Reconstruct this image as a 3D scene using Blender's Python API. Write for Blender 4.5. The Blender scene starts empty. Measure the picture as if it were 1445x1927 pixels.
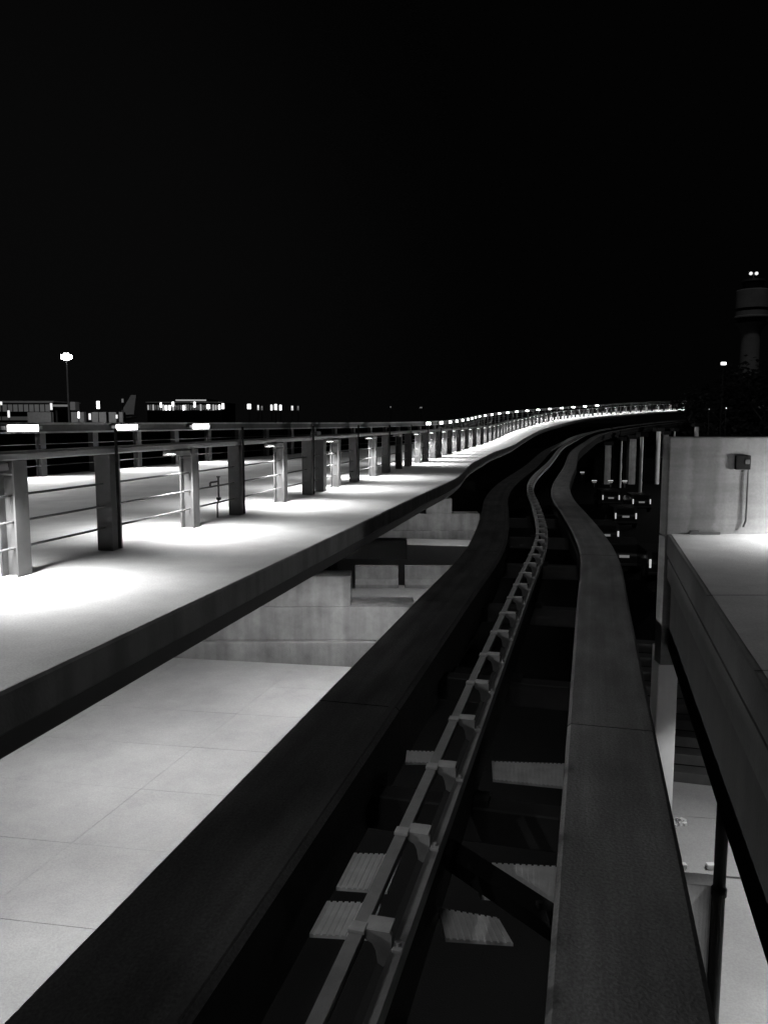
import bpy, bmesh, math, random
from mathutils import Vector, Matrix
random.seed(7)
sc = bpy.context.scene
col = sc.collection
R = math.radians

# ---------------------------------------------------------------- camera, sky, fill sun, exposure
H = 1.5                                     # eye height above the walkway (walkway level is z = 0)
cam_d = bpy.data.cameras.new('camera')
cam_d.sensor_fit = 'VERTICAL'
cam_d.sensor_height = 24.0
cam_d.lens = 24.0 * 1484 / 1927
cam_d.clip_start = 0.05
cam_d.clip_end = 6000
cam = bpy.data.objects.new('camera', cam_d)
col.objects.link(cam)
cam.location = (0, 0, H)
cam.rotation_euler = (R(90) - math.atan((963.5 - 795) / 1484), 0, 0)
sc.camera = cam

w = bpy.data.worlds.new('World')
sc.world = w
w.use_nodes = True
nt = w.node_tree
bgn = nt.nodes['Background']
tcw = nt.nodes.new('ShaderNodeTexCoord')
dotn = nt.nodes.new('ShaderNodeVectorMath'); dotn.operation = 'DOT_PRODUCT'
dotn.inputs[1].default_value = Vector((-.46, .885, .05)).normalized()
nt.links.new(tcw.outputs['Generated'], dotn.inputs[0])
mrw = nt.nodes.new('ShaderNodeMapRange'); mrw.interpolation_type = 'SMOOTHSTEP'
mrw.inputs['From Min'].default_value = .80; mrw.inputs['From Max'].default_value = 1.0
mrw.inputs['To Min'].default_value = .0009; mrw.inputs['To Max'].default_value = .0026
nt.links.new(dotn.outputs['Value'], mrw.inputs[0])
bgn.inputs[0].default_value = (1, 1, 1, 1)
nt.links.new(mrw.outputs[0], bgn.inputs[1])  # black night sky, a trace of glow over the airfield

FILL = 0.17  # dim sun added as even fill for the unseen station light behind
sd = bpy.data.lights.new('fill_sun', 'SUN')
sd.energy = FILL
sd.angle = R(8)
sun = bpy.data.objects.new('fill_sun', sd)
col.objects.link(sun)
sun.rotation_euler = Vector((0.12, 0.5, -0.85)).to_track_quat('-Z', 'Y').to_euler()

sc.view_settings.view_transform = 'Standard'
sc.view_settings.look = 'None'
sc.view_settings.exposure = 0
sc.view_settings.gamma = 1

# ---------------------------------------------------------------- materials
def mat(name, v, rough=.8, metal=0.0, var=.25, scale=1.5, bump=.0, bscale=40, streak=0.0, fine=.0):
    m = bpy.data.materials.new(name)
    m.use_nodes = True
    t = m.node_tree
    b = t.nodes['Principled BSDF']
    b.inputs['Roughness'].default_value = rough
    b.inputs['Metallic'].default_value = metal
    tc = t.nodes.new('ShaderNodeTexCoord')
    n = t.nodes.new('ShaderNodeTexNoise')
    n.inputs['Scale'].default_value = scale
    n.inputs['Detail'].default_value = 8
    n.inputs['Roughness'].default_value = .65
    t.links.new(tc.outputs['Object'], n.inputs['Vector'])
    r = t.nodes.new('ShaderNodeValToRGB')
    lo, hi = v * (1 - var), v * (1 + var)
    r.color_ramp.elements[0].position = .3
    r.color_ramp.elements[1].position = .72
    r.color_ramp.elements[0].color = (lo, lo, lo, 1)
    r.color_ramp.elements[1].color = (hi, hi, hi, 1)
    t.links.new(n.outputs['Fac'], r.inputs['Fac'])
    out = r.outputs['Color']
    def mul(a, fac, lo_):
        mr = t.nodes.new('ShaderNodeMapRange')
        mr.inputs['From Min'].default_value = .35
        mr.inputs['From Max'].default_value = .65
        mr.inputs['To Min'].default_value = lo_
        mr.inputs['To Max'].default_value = 1.0
        t.links.new(fac, mr.inputs['Value'])
        mx = t.nodes.new('ShaderNodeVectorMath')
        mx.operation = 'MULTIPLY'
        t.links.new(a, mx.inputs[0])
        t.links.new(mr.outputs[0], mx.inputs[1])
        return mx.outputs[0]
    if streak:                              # rain streaks running down a wall
        mp = t.nodes.new('ShaderNodeMapping')
        mp.inputs['Scale'].default_value = (2.2, 2.2, .18)
        t.links.new(tc.outputs['Object'], mp.inputs['Vector'])
        n3 = t.nodes.new('ShaderNodeTexNoise')
        n3.inputs['Scale'].default_value = 1.6
        n3.inputs['Detail'].default_value = 5
        t.links.new(mp.outputs[0], n3.inputs['Vector'])
        out = mul(out, n3.outputs['Fac'], 1 - streak)
    n2 = t.nodes.new('ShaderNodeTexNoise')
    n2.inputs['Scale'].default_value = bscale
    n2.inputs['Detail'].default_value = 6
    t.links.new(tc.outputs['Object'], n2.inputs['Vector'])
    if fine:
        out = mul(out, n2.outputs['Fac'], 1 - fine)
    t.links.new(out, b.inputs['Base Color'])
    if bump:
        bp = t.nodes.new('ShaderNodeBump')
        bp.inputs['Strength'].default_value = bump
        bp.inputs['Distance'].default_value = .02
        t.links.new(n2.outputs['Fac'], bp.inputs['Height'])
        t.links.new(bp.outputs['Normal'], b.inputs['Normal'])
    return m

def matte(m, level=.1):
    m.node_tree.nodes['Principled BSDF'].inputs['Specular IOR Level'].default_value = level
    return m

def emit(name, s):
    m = bpy.data.materials.new(name)
    m.use_nodes = True
    t = m.node_tree
    b = t.nodes['Principled BSDF']
    b.inputs['Base Color'].default_value = (.8, .8, .8, 1)
    b.inputs['Emission Color'].default_value = (1, 1, 1, 1)
    b.inputs['Emission Strength'].default_value = s
    return m

M = {
    'deck': mat('deck_concrete', .42, .85, var=.2, scale=.9, bump=.25, bscale=60, fine=.18),
    'fascia': mat('fascia_concrete', .26, .85, var=.25, scale=1.2, bump=.3, streak=.35),
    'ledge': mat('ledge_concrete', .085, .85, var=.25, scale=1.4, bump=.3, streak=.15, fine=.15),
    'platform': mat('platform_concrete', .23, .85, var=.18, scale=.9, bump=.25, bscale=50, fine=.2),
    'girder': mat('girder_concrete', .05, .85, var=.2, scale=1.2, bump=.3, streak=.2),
    'pad': mat('running_pad_concrete', .19, .8, var=.22, scale=1.0, bump=.4, bscale=50, fine=.25),
    'pave': mat('pavement_concrete', .40, .85, var=.17, scale=.55, bump=.2, bscale=45, fine=.15),
    'pier': mat('pier_concrete', .34, .9, var=.32, scale=1.3, bump=.35, streak=.28),
    'wall': mat('wall_concrete', .36, .88, var=.22, scale=1.3, bump=.07, bscale=30, streak=.28, fine=.12),
    'post': mat('grey_post_paint', .07, .55, var=.18, scale=4, bump=.1),
    'darkpost': mat('dark_post_paint', .06, .5, var=.25, scale=4, bump=.1),
    'rail': mat('rail_steel', .32, .4, .3, var=.2, scale=3),
    'rod': mat('rod_steel', .08, .6, .1, var=.2),
    'galv': mat('galvanised_steel', .19, .5, .25, var=.22, scale=6, bump=.1),
    'black': matte(mat('black_metal', .015, .9, var=.2)),
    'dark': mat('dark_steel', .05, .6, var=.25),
    'housing': mat('lamp_housing', .25, .4, .4, var=.1),
    'asphalt': matte(mat('asphalt', .004, .95, var=.3, scale=.3, bump=.3), .05),
    'grate': mat('ribbed_galvanised_deck', .85, .6, .0, var=.2, scale=5),
    'bark': mat('bark', .05, .95),
    'leaf': matte(mat('foliage', .02, .95, var=.4, scale=.6)),
    'side_shade': matte(mat('beam_side_shade', .035, .9, var=.3, scale=2)),
    'bracket': mat('bracket_steel', .30, .5, .1, var=.25, scale=7, bump=.1),
    'tower': mat('tower_concrete', .26, .85, var=.15, scale=.15),
    'glass': mat('dark_glass', .02, .12, var=.1),
    'white': mat('white_paint', .75, .5, var=.1),
    'pale': mat('pale_cladding', .45, .7, var=.15, scale=.2),
    'carpaint': mat('dark_car_paint', .04, .25, var=.1),
    'tyre': mat('tyre_rubber', .02, .9),
    'paint': mat('road_paint', .6, .8, var=.2, scale=4),
    'lens': emit('lamp_lens', 14),
    'flood': emit('floodlight_lens', 30),
    'dot': emit('distant_lamp_lens', 3.5),
    'dim': emit('dim_lamp_lens', 1.0),
    'win': emit('lit_window', .35),
    'win2': emit('faint_lit_window', .02),
    'carlamp': emit('car_lamp', .5),
    'cardim': emit('car_reflector_lamp', .12),
}

# ---------------------------------------------------------------- helpers
class MB:
    def __init__(self):
        self.bm = bmesh.new()
    def face(self, vs):
        try:
            return self.bm.faces.new(vs)
        except ValueError:
            return None
    def box(self, cx, cy, cz, sx, sy, sz, rz=0, bevel=0, tilt=None):
        m = Matrix.Translation((cx, cy, cz)) @ Matrix.Rotation(rz, 4, 'Z')
        if tilt is not None:
            m = m @ tilt
        m = m @ Matrix.Diagonal((sx, sy, sz, 1))
        g = bmesh.ops.create_cube(self.bm, size=1, matrix=m)
        if bevel:
            es = list({e for v in g['verts'] for e in v.link_edges})
            bmesh.ops.bevel(self.bm, geom=es, offset=bevel, segments=2, affect='EDGES', profile=.5)
        return self
    def cyl(self, a, b, r1, r2=None, seg=12):
        a, b = Vector(a), Vector(b)
        r2 = r1 if r2 is None else r2
        d = b - a
        q = d.to_track_quat('Z', 'Y').to_matrix().to_4x4()
        bmesh.ops.create_cone(self.bm, cap_ends=True, segments=seg, radius1=r1, radius2=r2, depth=d.length,
                              matrix=Matrix.Translation((a + b) / 2) @ q)
        return self
    def bar(self, a, b, wid, hei):                       # box between two points
        a, b = Vector(a), Vector(b)
        d = b - a
        t = d.normalized()
        s = t.cross(Vector((0, 0, 1)))
        s = s.normalized() if s.length > 1e-4 else Vector((1, 0, 0))
        u = s.cross(t)
        vs = []
        for p in (a, b):
            for i, j in ((-1, -1), (1, -1), (1, 1), (-1, 1)):
                vs.append(self.bm.verts.new(p + s * wid * .5 * i + u * hei * .5 * j))
        for i in range(4):
            self.face([vs[i], vs[(i + 1) % 4], vs[4 + (i + 1) % 4], vs[4 + i]])
        self.face(vs[3::-1]); self.face(vs[4:])
        return self
    def lathe(self, cx, cy, prof, seg=32):
        rings = []
        for r, z in prof:
            rings.append([self.bm.verts.new((cx + r * math.cos(2 * math.pi * k / seg), cy + r * math.sin(2 * math.pi * k / seg), z)) for k in range(seg)])
        for a, b in zip(rings, rings[1:]):
            for k in range(seg):
                self.face([a[k], a[(k + 1) % seg], b[(k + 1) % seg], b[k]])
        self.face(rings[0][::-1]); self.face(rings[-1])
        return self
    def prism(self, pts, z0, z1):
        lo = [self.bm.verts.new((x, y, z0)) for x, y in pts]
        hi = [self.bm.verts.new((x, y, z1)) for x, y in pts]
        n = len(pts)
        for i in range(n):
            self.face([lo[i], lo[(i + 1) % n], hi[(i + 1) % n], hi[i]])
        self.face(lo[::-1]); self.face(hi)
        return self
    def sweep(self, frames, prof, caps=True, uv0=None):            # frames: (pos, right normal); prof: closed list of (n, z)
        rings = []
        for p, n in frames:
            rings.append([self.bm.verts.new((p.x + n.x * a, p.y + n.y * a, p.z + b)) for a, b in prof])
        k = len(prof)
        uv = self.bm.loops.layers.uv.verify() if uv0 is not None else None
        v0 = uv0 or 0
        for j, (a, b) in enumerate(zip(rings, rings[1:])):
            v1 = v0 + (frames[j + 1][0] - frames[j][0]).length
            for i in range(k):
                f = self.face([a[i], a[(i + 1) % k], b[(i + 1) % k], b[i]])
                if uv and f:
                    for l, q in zip(f.loops, ((prof[i][0], v0), (prof[(i + 1) % k][0], v0), (prof[(i + 1) % k][0], v1), (prof[i][0], v1))):
                        l[uv].uv = q
            v0 = v1
        if caps:
            self.face(rings[0][::-1]); self.face(rings[-1])
        return self
    def build(self, name, m, parent=None, smooth=False):
        bmesh.ops.recalc_face_normals(self.bm, faces=self.bm.faces)
        me = bpy.data.meshes.new(name)
        self.bm.to_mesh(me)
        self.bm.free()
        me.materials.append(m)
        if smooth:
            for p in me.polygons:
                p.use_smooth = True
        o = bpy.data.objects.new(name, me)
        col.objects.link(o)
        if parent is not None:
            o.parent = parent
            o.matrix_parent_inverse = Matrix.Identity(4)
        return o

def tag(o, label=None, cat=None, group=None, kind=None):
    if label: o['label'] = label
    if cat: o['category'] = cat
    if group: o['group'] = group
    if kind: o['kind'] = kind
    return o

def empty(name, loc, label, cat, group=None, rz=0):
    o = bpy.data.objects.new(name, None)
    col.objects.link(o)
    o.location = loc
    o.rotation_euler = (0, 0, rz)
    o.empty_display_size = .2
    return tag(o, label, cat, group)

def copy_tree(o, parent=None):
    c = o.copy()
    col.objects.link(c)
    if parent is not None:
        c.parent = parent
    for ch in list(o.children):
        copy_tree(ch, c)
    return c

def lamp_spot(name, parent, loc, aim, power, half=66, blend=.9, radius=.08):
    l = bpy.data.lights.new(name, 'SPOT')
    l.energy = power
    l.spot_size = R(2 * half)
    l.spot_blend = blend
    l.shadow_soft_size = radius
    o = bpy.data.objects.new(name, l)
    col.objects.link(o)
    o.parent = parent
    o.location = loc
    o.rotation_euler = Vector(aim).to_track_quat('-Z', 'Y').to_euler()
    return o

def lamp_point(name, parent, loc, power, radius=.06):
    l = bpy.data.lights.new(name, 'POINT')
    l.energy = power
    l.shadow_soft_size = radius
    o = bpy.data.objects.new(name, l)
    col.objects.link(o)
    o.parent = parent
    o.location = loc
    return o

ORD = ['first', 'second', 'third', 'fourth', 'fifth', 'sixth', 'seventh', 'eighth', 'ninth', 'tenth', 'eleventh', 'twelfth',
       'thirteenth', 'fourteenth', 'fifteenth', 'sixteenth', 'seventeenth', 'eighteenth', 'nineteenth', 'twentieth']
TENS = {20: 'twenty', 30: 'thirty', 40: 'forty', 50: 'fifty'}
def ordw(i):
    if i < 20: return ORD[i]
    t, u = (i + 1) // 10 * 10, (i + 1) % 10
    if u == 0: return {30: 'thirtieth', 40: 'fortieth', 50: 'fiftieth'}[t]
    return TENS[t] + '-' + ORD[u - 1]

def grade(y):                               # the line is level, then climbs
    return 0.00031 * max(0.0, y - 40) ** 2

class Path:
    def __init__(self, pts, step=.5):
        P = [Vector(p) for p in pts]
        dense = []
        for i in range(len(P) - 1):
            p0 = P[i - 1] if i else P[0] * 2 - P[1]
            p1, p2 = P[i], P[i + 1]
            p3 = P[i + 2] if i + 2 < len(P) else P[-1] * 2 - P[-2]
            t0 = 0; t1 = t0 + (p1 - p0).length ** .5; t2 = t1 + (p2 - p1).length ** .5; t3 = t2 + (p3 - p2).length ** .5
            for k in range(60):
                t = t1 + (t2 - t1) * k / 60
                a1 = p0 * ((t1 - t) / (t1 - t0)) + p1 * ((t - t0) / (t1 - t0))
                a2 = p1 * ((t2 - t) / (t2 - t1)) + p2 * ((t - t1) / (t2 - t1))
                a3 = p2 * ((t3 - t) / (t3 - t2)) + p3 * ((t - t2) / (t3 - t2))
                b1 = a1 * ((t2 - t) / (t2 - t0)) + a2 * ((t - t0) / (t2 - t0))
                b2 = a2 * ((t3 - t) / (t3 - t1)) + a3 * ((t - t1) / (t3 - t1))
                dense.append(b1 * ((t2 - t) / (t2 - t1)) + b2 * ((t - t1) / (t2 - t1)))
        dense.append(P[-1])
        self.p = dense
        self.s = [0]
        for a, b in zip(dense, dense[1:]):
            self.s.append(self.s[-1] + (b - a).length)
        self.L = self.s[-1]
    def at(self, s):
        s = min(max(s, 0), self.L)
        lo, hi = 0, len(self.s) - 1
        while hi - lo > 1:
            m = (lo + hi) // 2
            if self.s[m] <= s: lo = m
            else: hi = m
        f = (s - self.s[lo]) / max(1e-9, self.s[hi] - self.s[lo])
        return self.p[lo].lerp(self.p[hi], f)
    def frame(self, s, z=0):
        p = self.at(s)
        t = (self.at(s + 1.0) - self.at(s - 1.0)).normalized()
        return Vector((p.x, p.y, grade(p.y) + z)), Vector((t.y, -t.x, 0)), Vector((t.x, t.y, 0))
    def frames(self, s0, s1, step=.6, z=0):
        n = max(1, int(math.ceil((s1 - s0) / step)))
        out = []
        for i in range(n + 1):
            p, nn, t = self.frame(s0 + (s1 - s0) * i / n, z)
            out.append((p, nn))
        return out
    def s_at_y(self, y):
        best = min(range(len(self.p)), key=lambda i: abs(self.p[i].y - y))
        return self.s[best]

TRACK = Path([(-1.42, -2), (-.9, 0), (.92, 7), (1.96, 11), (3.1, 15.4), (3.72, 18.6), (4.42, 23), (5.06, 27.2), (6.23, 32.8), (9.77, 46.4), (14.9, 66.4),
              (19.2, 80.1), (26.06, 99.7), (32.7, 112.4), (42.5, 126), (52, 136), (63, 145.5), (80, 156), (105, 166), (140, 174)])
EDGE = Path([(-3.6, -2), (-3.12, 0), (-2.11, 4.2), (-.64, 10.31), (.9, 16.8), (1.98, 21.3), (3.2, 28.7), (4.3, 34), (5.59, 40), (7.76, 48.6), (11.87, 66.4),
             (17.3, 87), (22.14, 101.2), (31.8, 123.4), (40, 134), (48, 142.4), (55.8, 148), (72, 156.5), (100, 167), (135, 175)])
NEAR = Path([(-5.9, -2), (-5.43, 0), (-3.6, 7.8), (-2.42, 12.8), (-1.0, 19), (.02, 23.5), (1.5, 30.4), (3.0, 37.4), (4.76, 45.5), (6.69, 53.4), (9.3, 65),
             (12.44, 78.8), (16.65, 93.2), (22.76, 111.2), (28.9, 123.5), (37, 134.6), (45, 143.4), (52.6, 149.6), (69, 158.6), (97, 169.2), (133, 177.2)])
FAR = Path([(-16.6, -2), (-13.1, 10), (-9.35, 22.5), (-6.9, 30.5), (-5.0, 35.6), (2.76, 55.2), (7.4, 75), (11.7, 95), (17.1, 110), (22.4, 120),
            (30, 131), (37.3, 140), (46, 148.5), (62, 160), (90, 172)])

# ---------------------------------------------------------------- ground, lower level
def wheel_wear(m):
    """lengthwise wear, drips and patches on the running surface (uv: across, along)"""
    t = m.node_tree
    b = t.nodes['Principled BSDF']
    src = b.inputs['Base Color'].links[0].from_socket
    uv = t.nodes.new('ShaderNodeUVMap')
    for sc_, lo, a_, b2 in (((9, .05, 1), .72, .35, .65), ((3.5, .8, 1), .62, .35, .62), ((60, 45, 1), .7, .38, .62)):
        mp = t.nodes.new('ShaderNodeMapping'); mp.inputs['Scale'].default_value = sc_
        t.links.new(uv.outputs[0], mp.inputs[0])
        n = t.nodes.new('ShaderNodeTexNoise'); n.inputs['Scale'].default_value = 1; n.inputs['Detail'].default_value = 7
        t.links.new(mp.outputs[0], n.inputs['Vector'])
        mr = t.nodes.new('ShaderNodeMapRange')
        mr.inputs['From Min'].default_value = a_; mr.inputs['From Max'].default_value = b2; mr.inputs['To Min'].default_value = lo
        t.links.new(n.outputs['Fac'], mr.inputs[0])
        mx = t.nodes.new('ShaderNodeVectorMath'); mx.operation = 'MULTIPLY'
        t.links.new(src, mx.inputs[0]); t.links.new(mr.outputs[0], mx.inputs[1])
        src = mx.outputs[0]
    t.links.new(src, b.inputs['Base Color'])
wheel_wear(M['pad'])
def stain_band(m, x0, x1, amount):
    t = m.node_tree
    b = t.nodes['Principled BSDF']
    src = b.inputs['Base Color'].links[0].from_socket
    tc = t.nodes.new('ShaderNodeTexCoord')
    ns = t.nodes.new('ShaderNodeTexNoise'); ns.inputs['Scale'].default_value = 5.0; ns.inputs['Detail'].default_value = 6
    t.links.new(tc.outputs['Object'], ns.inputs['Vector'])
    sx = t.nodes.new('ShaderNodeSeparateXYZ'); t.links.new(tc.outputs['Object'], sx.inputs[0])
    ad = t.nodes.new('ShaderNodeMath'); ad.operation = 'MULTIPLY_ADD'
    t.links.new(ns.outputs['Fac'], ad.inputs[0]); ad.inputs[1].default_value = .18; t.links.new(sx.outputs['X'], ad.inputs[2])
    rp = t.nodes.new('ShaderNodeValToRGB')
    k = 1 - amount
    e = rp.color_ramp.elements
    e[0].position = 0; e[0].color = (1, 1, 1, 1)
    e[1].position = 1; e[1].color = (1, 1, 1, 1)
    for pos, c_ in ((x0 - .02, 1), (x0 + .02, k), (x1 - .02, k), (x1 + .04, 1)):
        n_ = e.new(pos); n_.color = (c_, c_, c_, 1)
    t.links.new(ad.outputs[0], rp.inputs[0])
    # horizontal board marks of the formwork
    wv = t.nodes.new('ShaderNodeTexNoise'); wv.inputs['Scale'].default_value = 1.0; wv.inputs['Detail'].default_value = 3
    mp = t.nodes.new('ShaderNodeMapping'); mp.inputs['Scale'].default_value = (.8, 1, 7)
    t.links.new(tc.outputs['Object'], mp.inputs[0]); t.links.new(mp.outputs[0], wv.inputs['Vector'])
    mr = t.nodes.new('ShaderNodeMapRange'); mr.inputs['From Min'].default_value = .35; mr.inputs['From Max'].default_value = .6
    mr.inputs['To Min'].default_value = .78
    t.links.new(wv.outputs['Fac'], mr.inputs[0])
    m1 = t.nodes.new('ShaderNodeVectorMath'); m1.operation = 'MULTIPLY'
    m2 = t.nodes.new('ShaderNodeVectorMath'); m2.operation = 'MULTIPLY'
    t.links.new(src, m1.inputs[0]); t.links.new(rp.outputs[0], m1.inputs[1])
    t.links.new(m1.outputs[0], m2.inputs[0]); t.links.new(mr.outputs[0], m2.inputs[1])
    t.links.new(m2.outputs[0], b.inputs['Base Color'])
stain_band(M['wall'], .40, .74, .3)
def struct(o): return tag(o, kind='structure')
g = MB()
g.box(0, 500, -7.1, 4000, 3000, 1.0)
struct(g.build('ground', M['asphalt']))
g = MB()                                     # the raised airfield apron on the left, well beyond the line
g.prism([(-1200, 150), (-60, 150), (-30, 190), (160, 330), (420, 460), (420, 1400), (-1200, 1400)], -6.6, 0)
struct(g.build('airfield_apron', M['asphalt']))

def slab_field(name, o, u, v, rows, cols, z, thick=.3, gap=.007):
    """concrete panels laid out from o; u, v are unit directions; rows, cols hold the joint positions"""
    b = MB()
    for i in range(len(rows) - 1):
        for j in range(len(cols) - 1):
            a0, a1, c0, c1 = rows[i] + gap / 2, rows[i + 1] - gap / 2, cols[j] + gap / 2, cols[j + 1] - gap / 2
            pts = [o + u * a0 + v * c0, o + u * a1 + v * c0, o + u * a1 + v * c1, o + u * a0 + v * c1]
            b.prism([(p.x, p.y) for p in pts], z - thick, z + random.uniform(-.002, .002))
    pts = [o + u * rows[0] + v * cols[0], o + u * rows[-1] + v * cols[0], o + u * rows[-1] + v * cols[-1], o + u * rows[0] + v * cols[-1]]
    b.prism([(p.x, p.y) for p in pts], z - 2.1, z - .035)
    return struct(b.build(name, M['pave']))

u = Vector((.272, .962)); v = Vector((.986, -.165))
slab_field('lower_pavement', Vector((-2.1, 19.13)), u, v, [-21.0 + 1.75 * k for k in range(13)], [-9.0, -6.0, -3.0, 0, 2.1], -4.5)
slab_field('lower_terrace', Vector((-.2, 26.0)), u, v, [0, 1.3, 2.9], [-3, 0, 2.7], -4.5)
slab_field('lower_path', Vector((1.6, 38.4)), u, v, [0, 1.0, 2.2], [-4, 0, 3], -4.5)
b = MB()
for k_ in range(2):
    o_ = Vector((3.9, 10.0)) + u * 1.6 * k_
    pts = [o_, o_ + v * 3, o_ + v * 3 + u * 1.585, o_ + u * 1.585]
    b.prism([(p_.x, p_.y) for p_ in pts], -4.66, -4.5)
struct(b.build('lower_landing', M['pave']))

# ---------------------------------------------------------------- walkway deck
S1 = 172
def ribbon(name, m, left, right, n, zt, zb, loff=0, roff=0, parent=None):
    b = MB()
    rings = []
    for i in range(n + 1):
        f = i / n
        a, an, _ = left.frame(left.L * f); c, cn, _ = right.frame(right.L * f)
        a = a + an * loff; c = c + cn * roff
        rings.append([b.bm.verts.new((p.x, p.y, grade(p.y) + z)) for p, z in ((a, zt), (c, zt), (c, zb), (a, zb))])
    for p, q in zip(rings, rings[1:]):
        for k in range(4):
            b.face([p[k], p[(k + 1) % 4], q[(k + 1) % 4], q[k]])
    b.face(rings[0]); b.face(rings[-1])
    return b.build(name, m, parent)
deck = struct(ribbon('walkway', M['deck'], FAR, EDGE, 260, 0, -.2, -.35, -.05))
# edge beam with a slightly proud lip along the slab, girder set back below it
e = empty('walkway_edge_beam', (0, 0, 0), 'long dark concrete edge beam along the track side of the bright walkway', 'edge beam')
b = MB().sweep(EDGE.frames(0, EDGE.L), [(-.047, .012), (-.02, .018), (0, 0), (0, -.215), (-.03, -.24), (-.047, -.24)])
b.build('lip', M['fascia'], e)
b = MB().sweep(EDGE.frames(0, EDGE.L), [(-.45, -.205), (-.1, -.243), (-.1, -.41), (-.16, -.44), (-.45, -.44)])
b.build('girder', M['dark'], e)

# ---------------------------------------------------------------- running pads
def pad(label, n0, n1):
    root = empty('running_beam', (0, 0, 0), label, 'track beam', 'concrete running beams of the people mover')
    b = MB()
    s = 0.0
    c = .03
    prof = [(n0, -1.1 - c), (n0 + c, -1.1), (n1 - c, -1.1), (n1, -1.1 - c), (n1, -1.5), (n1 - .12, -1.56), (n1 - .12, -1.95), (n0 + .12, -1.95), (n0 + .12, -1.56), (n0, -1.5)]
    while s < TRACK.L - .1:
        e1 = min(s + 9.1, TRACK.L)
        b.sweep(TRACK.frames(s, e1 - .018), prof, uv0=s)
        s = e1
    o = b.build('beam', M['pad'], root)
    o.data.materials.append(M['side_shade'])      # near-black slot paints shade onto the upright side faces
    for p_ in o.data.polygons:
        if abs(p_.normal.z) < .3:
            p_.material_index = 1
    if n0 > 0:
        return root
    b = MB()                                 # narrow raised curb on the inner side
    k = n1 - .07
    b.sweep(TRACK.frames(0, TRACK.L), [(k - .035, -1.096), (k - .028, -1.085), (k + .028, -1.085), (k + .035, -1.096)])
    b.build('curb', M['pad'], root)
    return root
pad('dark concrete running beam on the left of the guide rail, next to the bright walkway', -1.55, -.75)
pad('grey concrete running beam on the right of the guide rail, winding past the parapet wall', .75, 1.48)

# ---------------------------------------------------------------- guide rail
gr = empty('guide_rail', (0, 0, 0), 'pale steel double guide rail with ladder-like brackets between the two running beams', 'guide rail')
b = MB().sweep(TRACK.frames(0, TRACK.L), [(-.125, -.8), (-.06, -.8), (-.06, -.825), (-.085, -.83), (-.085, -.91), (-.125, -.91)])
b.build('upper_rail', M['galv'], gr)
b = MB().sweep(TRACK.frames(0, TRACK.L), [(.065, -.865), (.12, -.865), (.12, -.96), (.085, -.96), (.085, -.89), (.065, -.89)])
b.build('lower_rail', M['galv'], gr)
s0 = 2.0
for k in range(98):
    p, n, t = TRACK.frame(s0 + .88 * k)
    rz = math.atan2(n.y, n.x)
    b = MB()
    # bracket drawn in its own frame: x across the track, y along it
    pts = [(-.06, -.785), (.06, -.785), (.07, -.80), (.07, -.87), (.055, -.93), (.03, -.955), (.005, -.94), (-.005, -.88), (-.02, -.85), (-.06, -.83)]
    lo = [b.bm.verts.new((x, -.012, z)) for x, z in pts]
    hi = [b.bm.verts.new((x, .012, z)) for x, z in pts]
    for i in range(len(pts)):
        b.face([lo[i], lo[(i + 1) % len(pts)], hi[(i + 1) % len(pts)], hi[i]])
    b.face(lo[::-1]); b.face(hi)
    b.box(0.0, .045, -.79, .12, .1, .012)
    b.box(-.09, .0, -.792, .08, .07, .02, bevel=.004)
    b.box(.1, 0, -.857, .05, .07, .02, bevel=.004)
    b.cyl((.1, 0, -.85), (.1, 0, -.83), .012, seg=8)
    if k == 0:
        first = b.build('bracket', M['bracket'], gr); o = first
    else:
        b.bm.free()
        o = first.copy(); col.objects.link(o)
    o.location = p; o.rotation_euler = (0, 0, rz)
b = MB().sweep(TRACK.frames(0, TRACK.L), [(-.02, -1.0), (.03, -1.0), (.03, -1.62), (-.02, -1.62)])
b.build('web', M['black'], gr)

# cross beams and bits of ribbed deck between the pads
CB = [6.2, 9.4, 13.2, 17.2, 21.4, 25.6]
for k, y in enumerate(CB):
    p, n, t = TRACK.frame(TRACK.s_at_y(y))
    b = MB().box(0, 0, -1.78, 1.72, .22, .3, bevel=.015)
    b.box(0, 0, -1.6, .3, .18, .06)
    o = b.build('cross_beam', M['dark'])
    o.location = p; o.rotation_euler = (0, 0, math.atan2(n.y, n.x))
    tag(o, '%s dark cross beam between the two running beams, counted away from the camera' % ORD[k], 'cross beam', 'cross beams under the guide rail')

def ribbed(label, pts, z, rib=.035):
    """a ribbed plate over the quad pts (left-near, right-near, right-far, left-far)"""
    P = [Vector(q) for q in pts]
    b = MB()
    w_ = ((P[1] - P[0]).length + (P[2] - P[3]).length) / 2
    n = max(2, int(w_ / rib))
    for i in range(n):
        f0, f1 = i / n, (i + .62) / n
        q = [P[0].lerp(P[1], f0), P[0].lerp(P[1], f1), P[3].lerp(P[2], f1), P[3].lerp(P[2], f0)]
        b.prism([(a.x, a.y) for a in q], z - .02, z)
    b.prism([(a.x, a.y) for a in P], z - .026, z - .008)
    o = b.build('ribbed_plate', M['grate'])
    return tag(o, label, 'floor plate', 'ribbed steel plates between the running beams')
ribbed('ribbed steel plate left of the guide rail, nearest to the camera', [(-.44, 4.35), (-.10, 4.32), (-.02, 4.65), (-.36, 4.67)], -1.5)
ribbed('ribbed steel plate left of the guide rail, just beyond the nearest one', [(-.31, 4.82), (.02, 4.78), (.12, 5.21), (-.21, 5.23)], -1.5)
ribbed('ribbed steel plate right of the guide rail, cut at its corner by the diagonal brace', [(.36, 4.31), (.75, 4.27), (.70, 4.50), (.34, 4.60)], -1.5)
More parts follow.
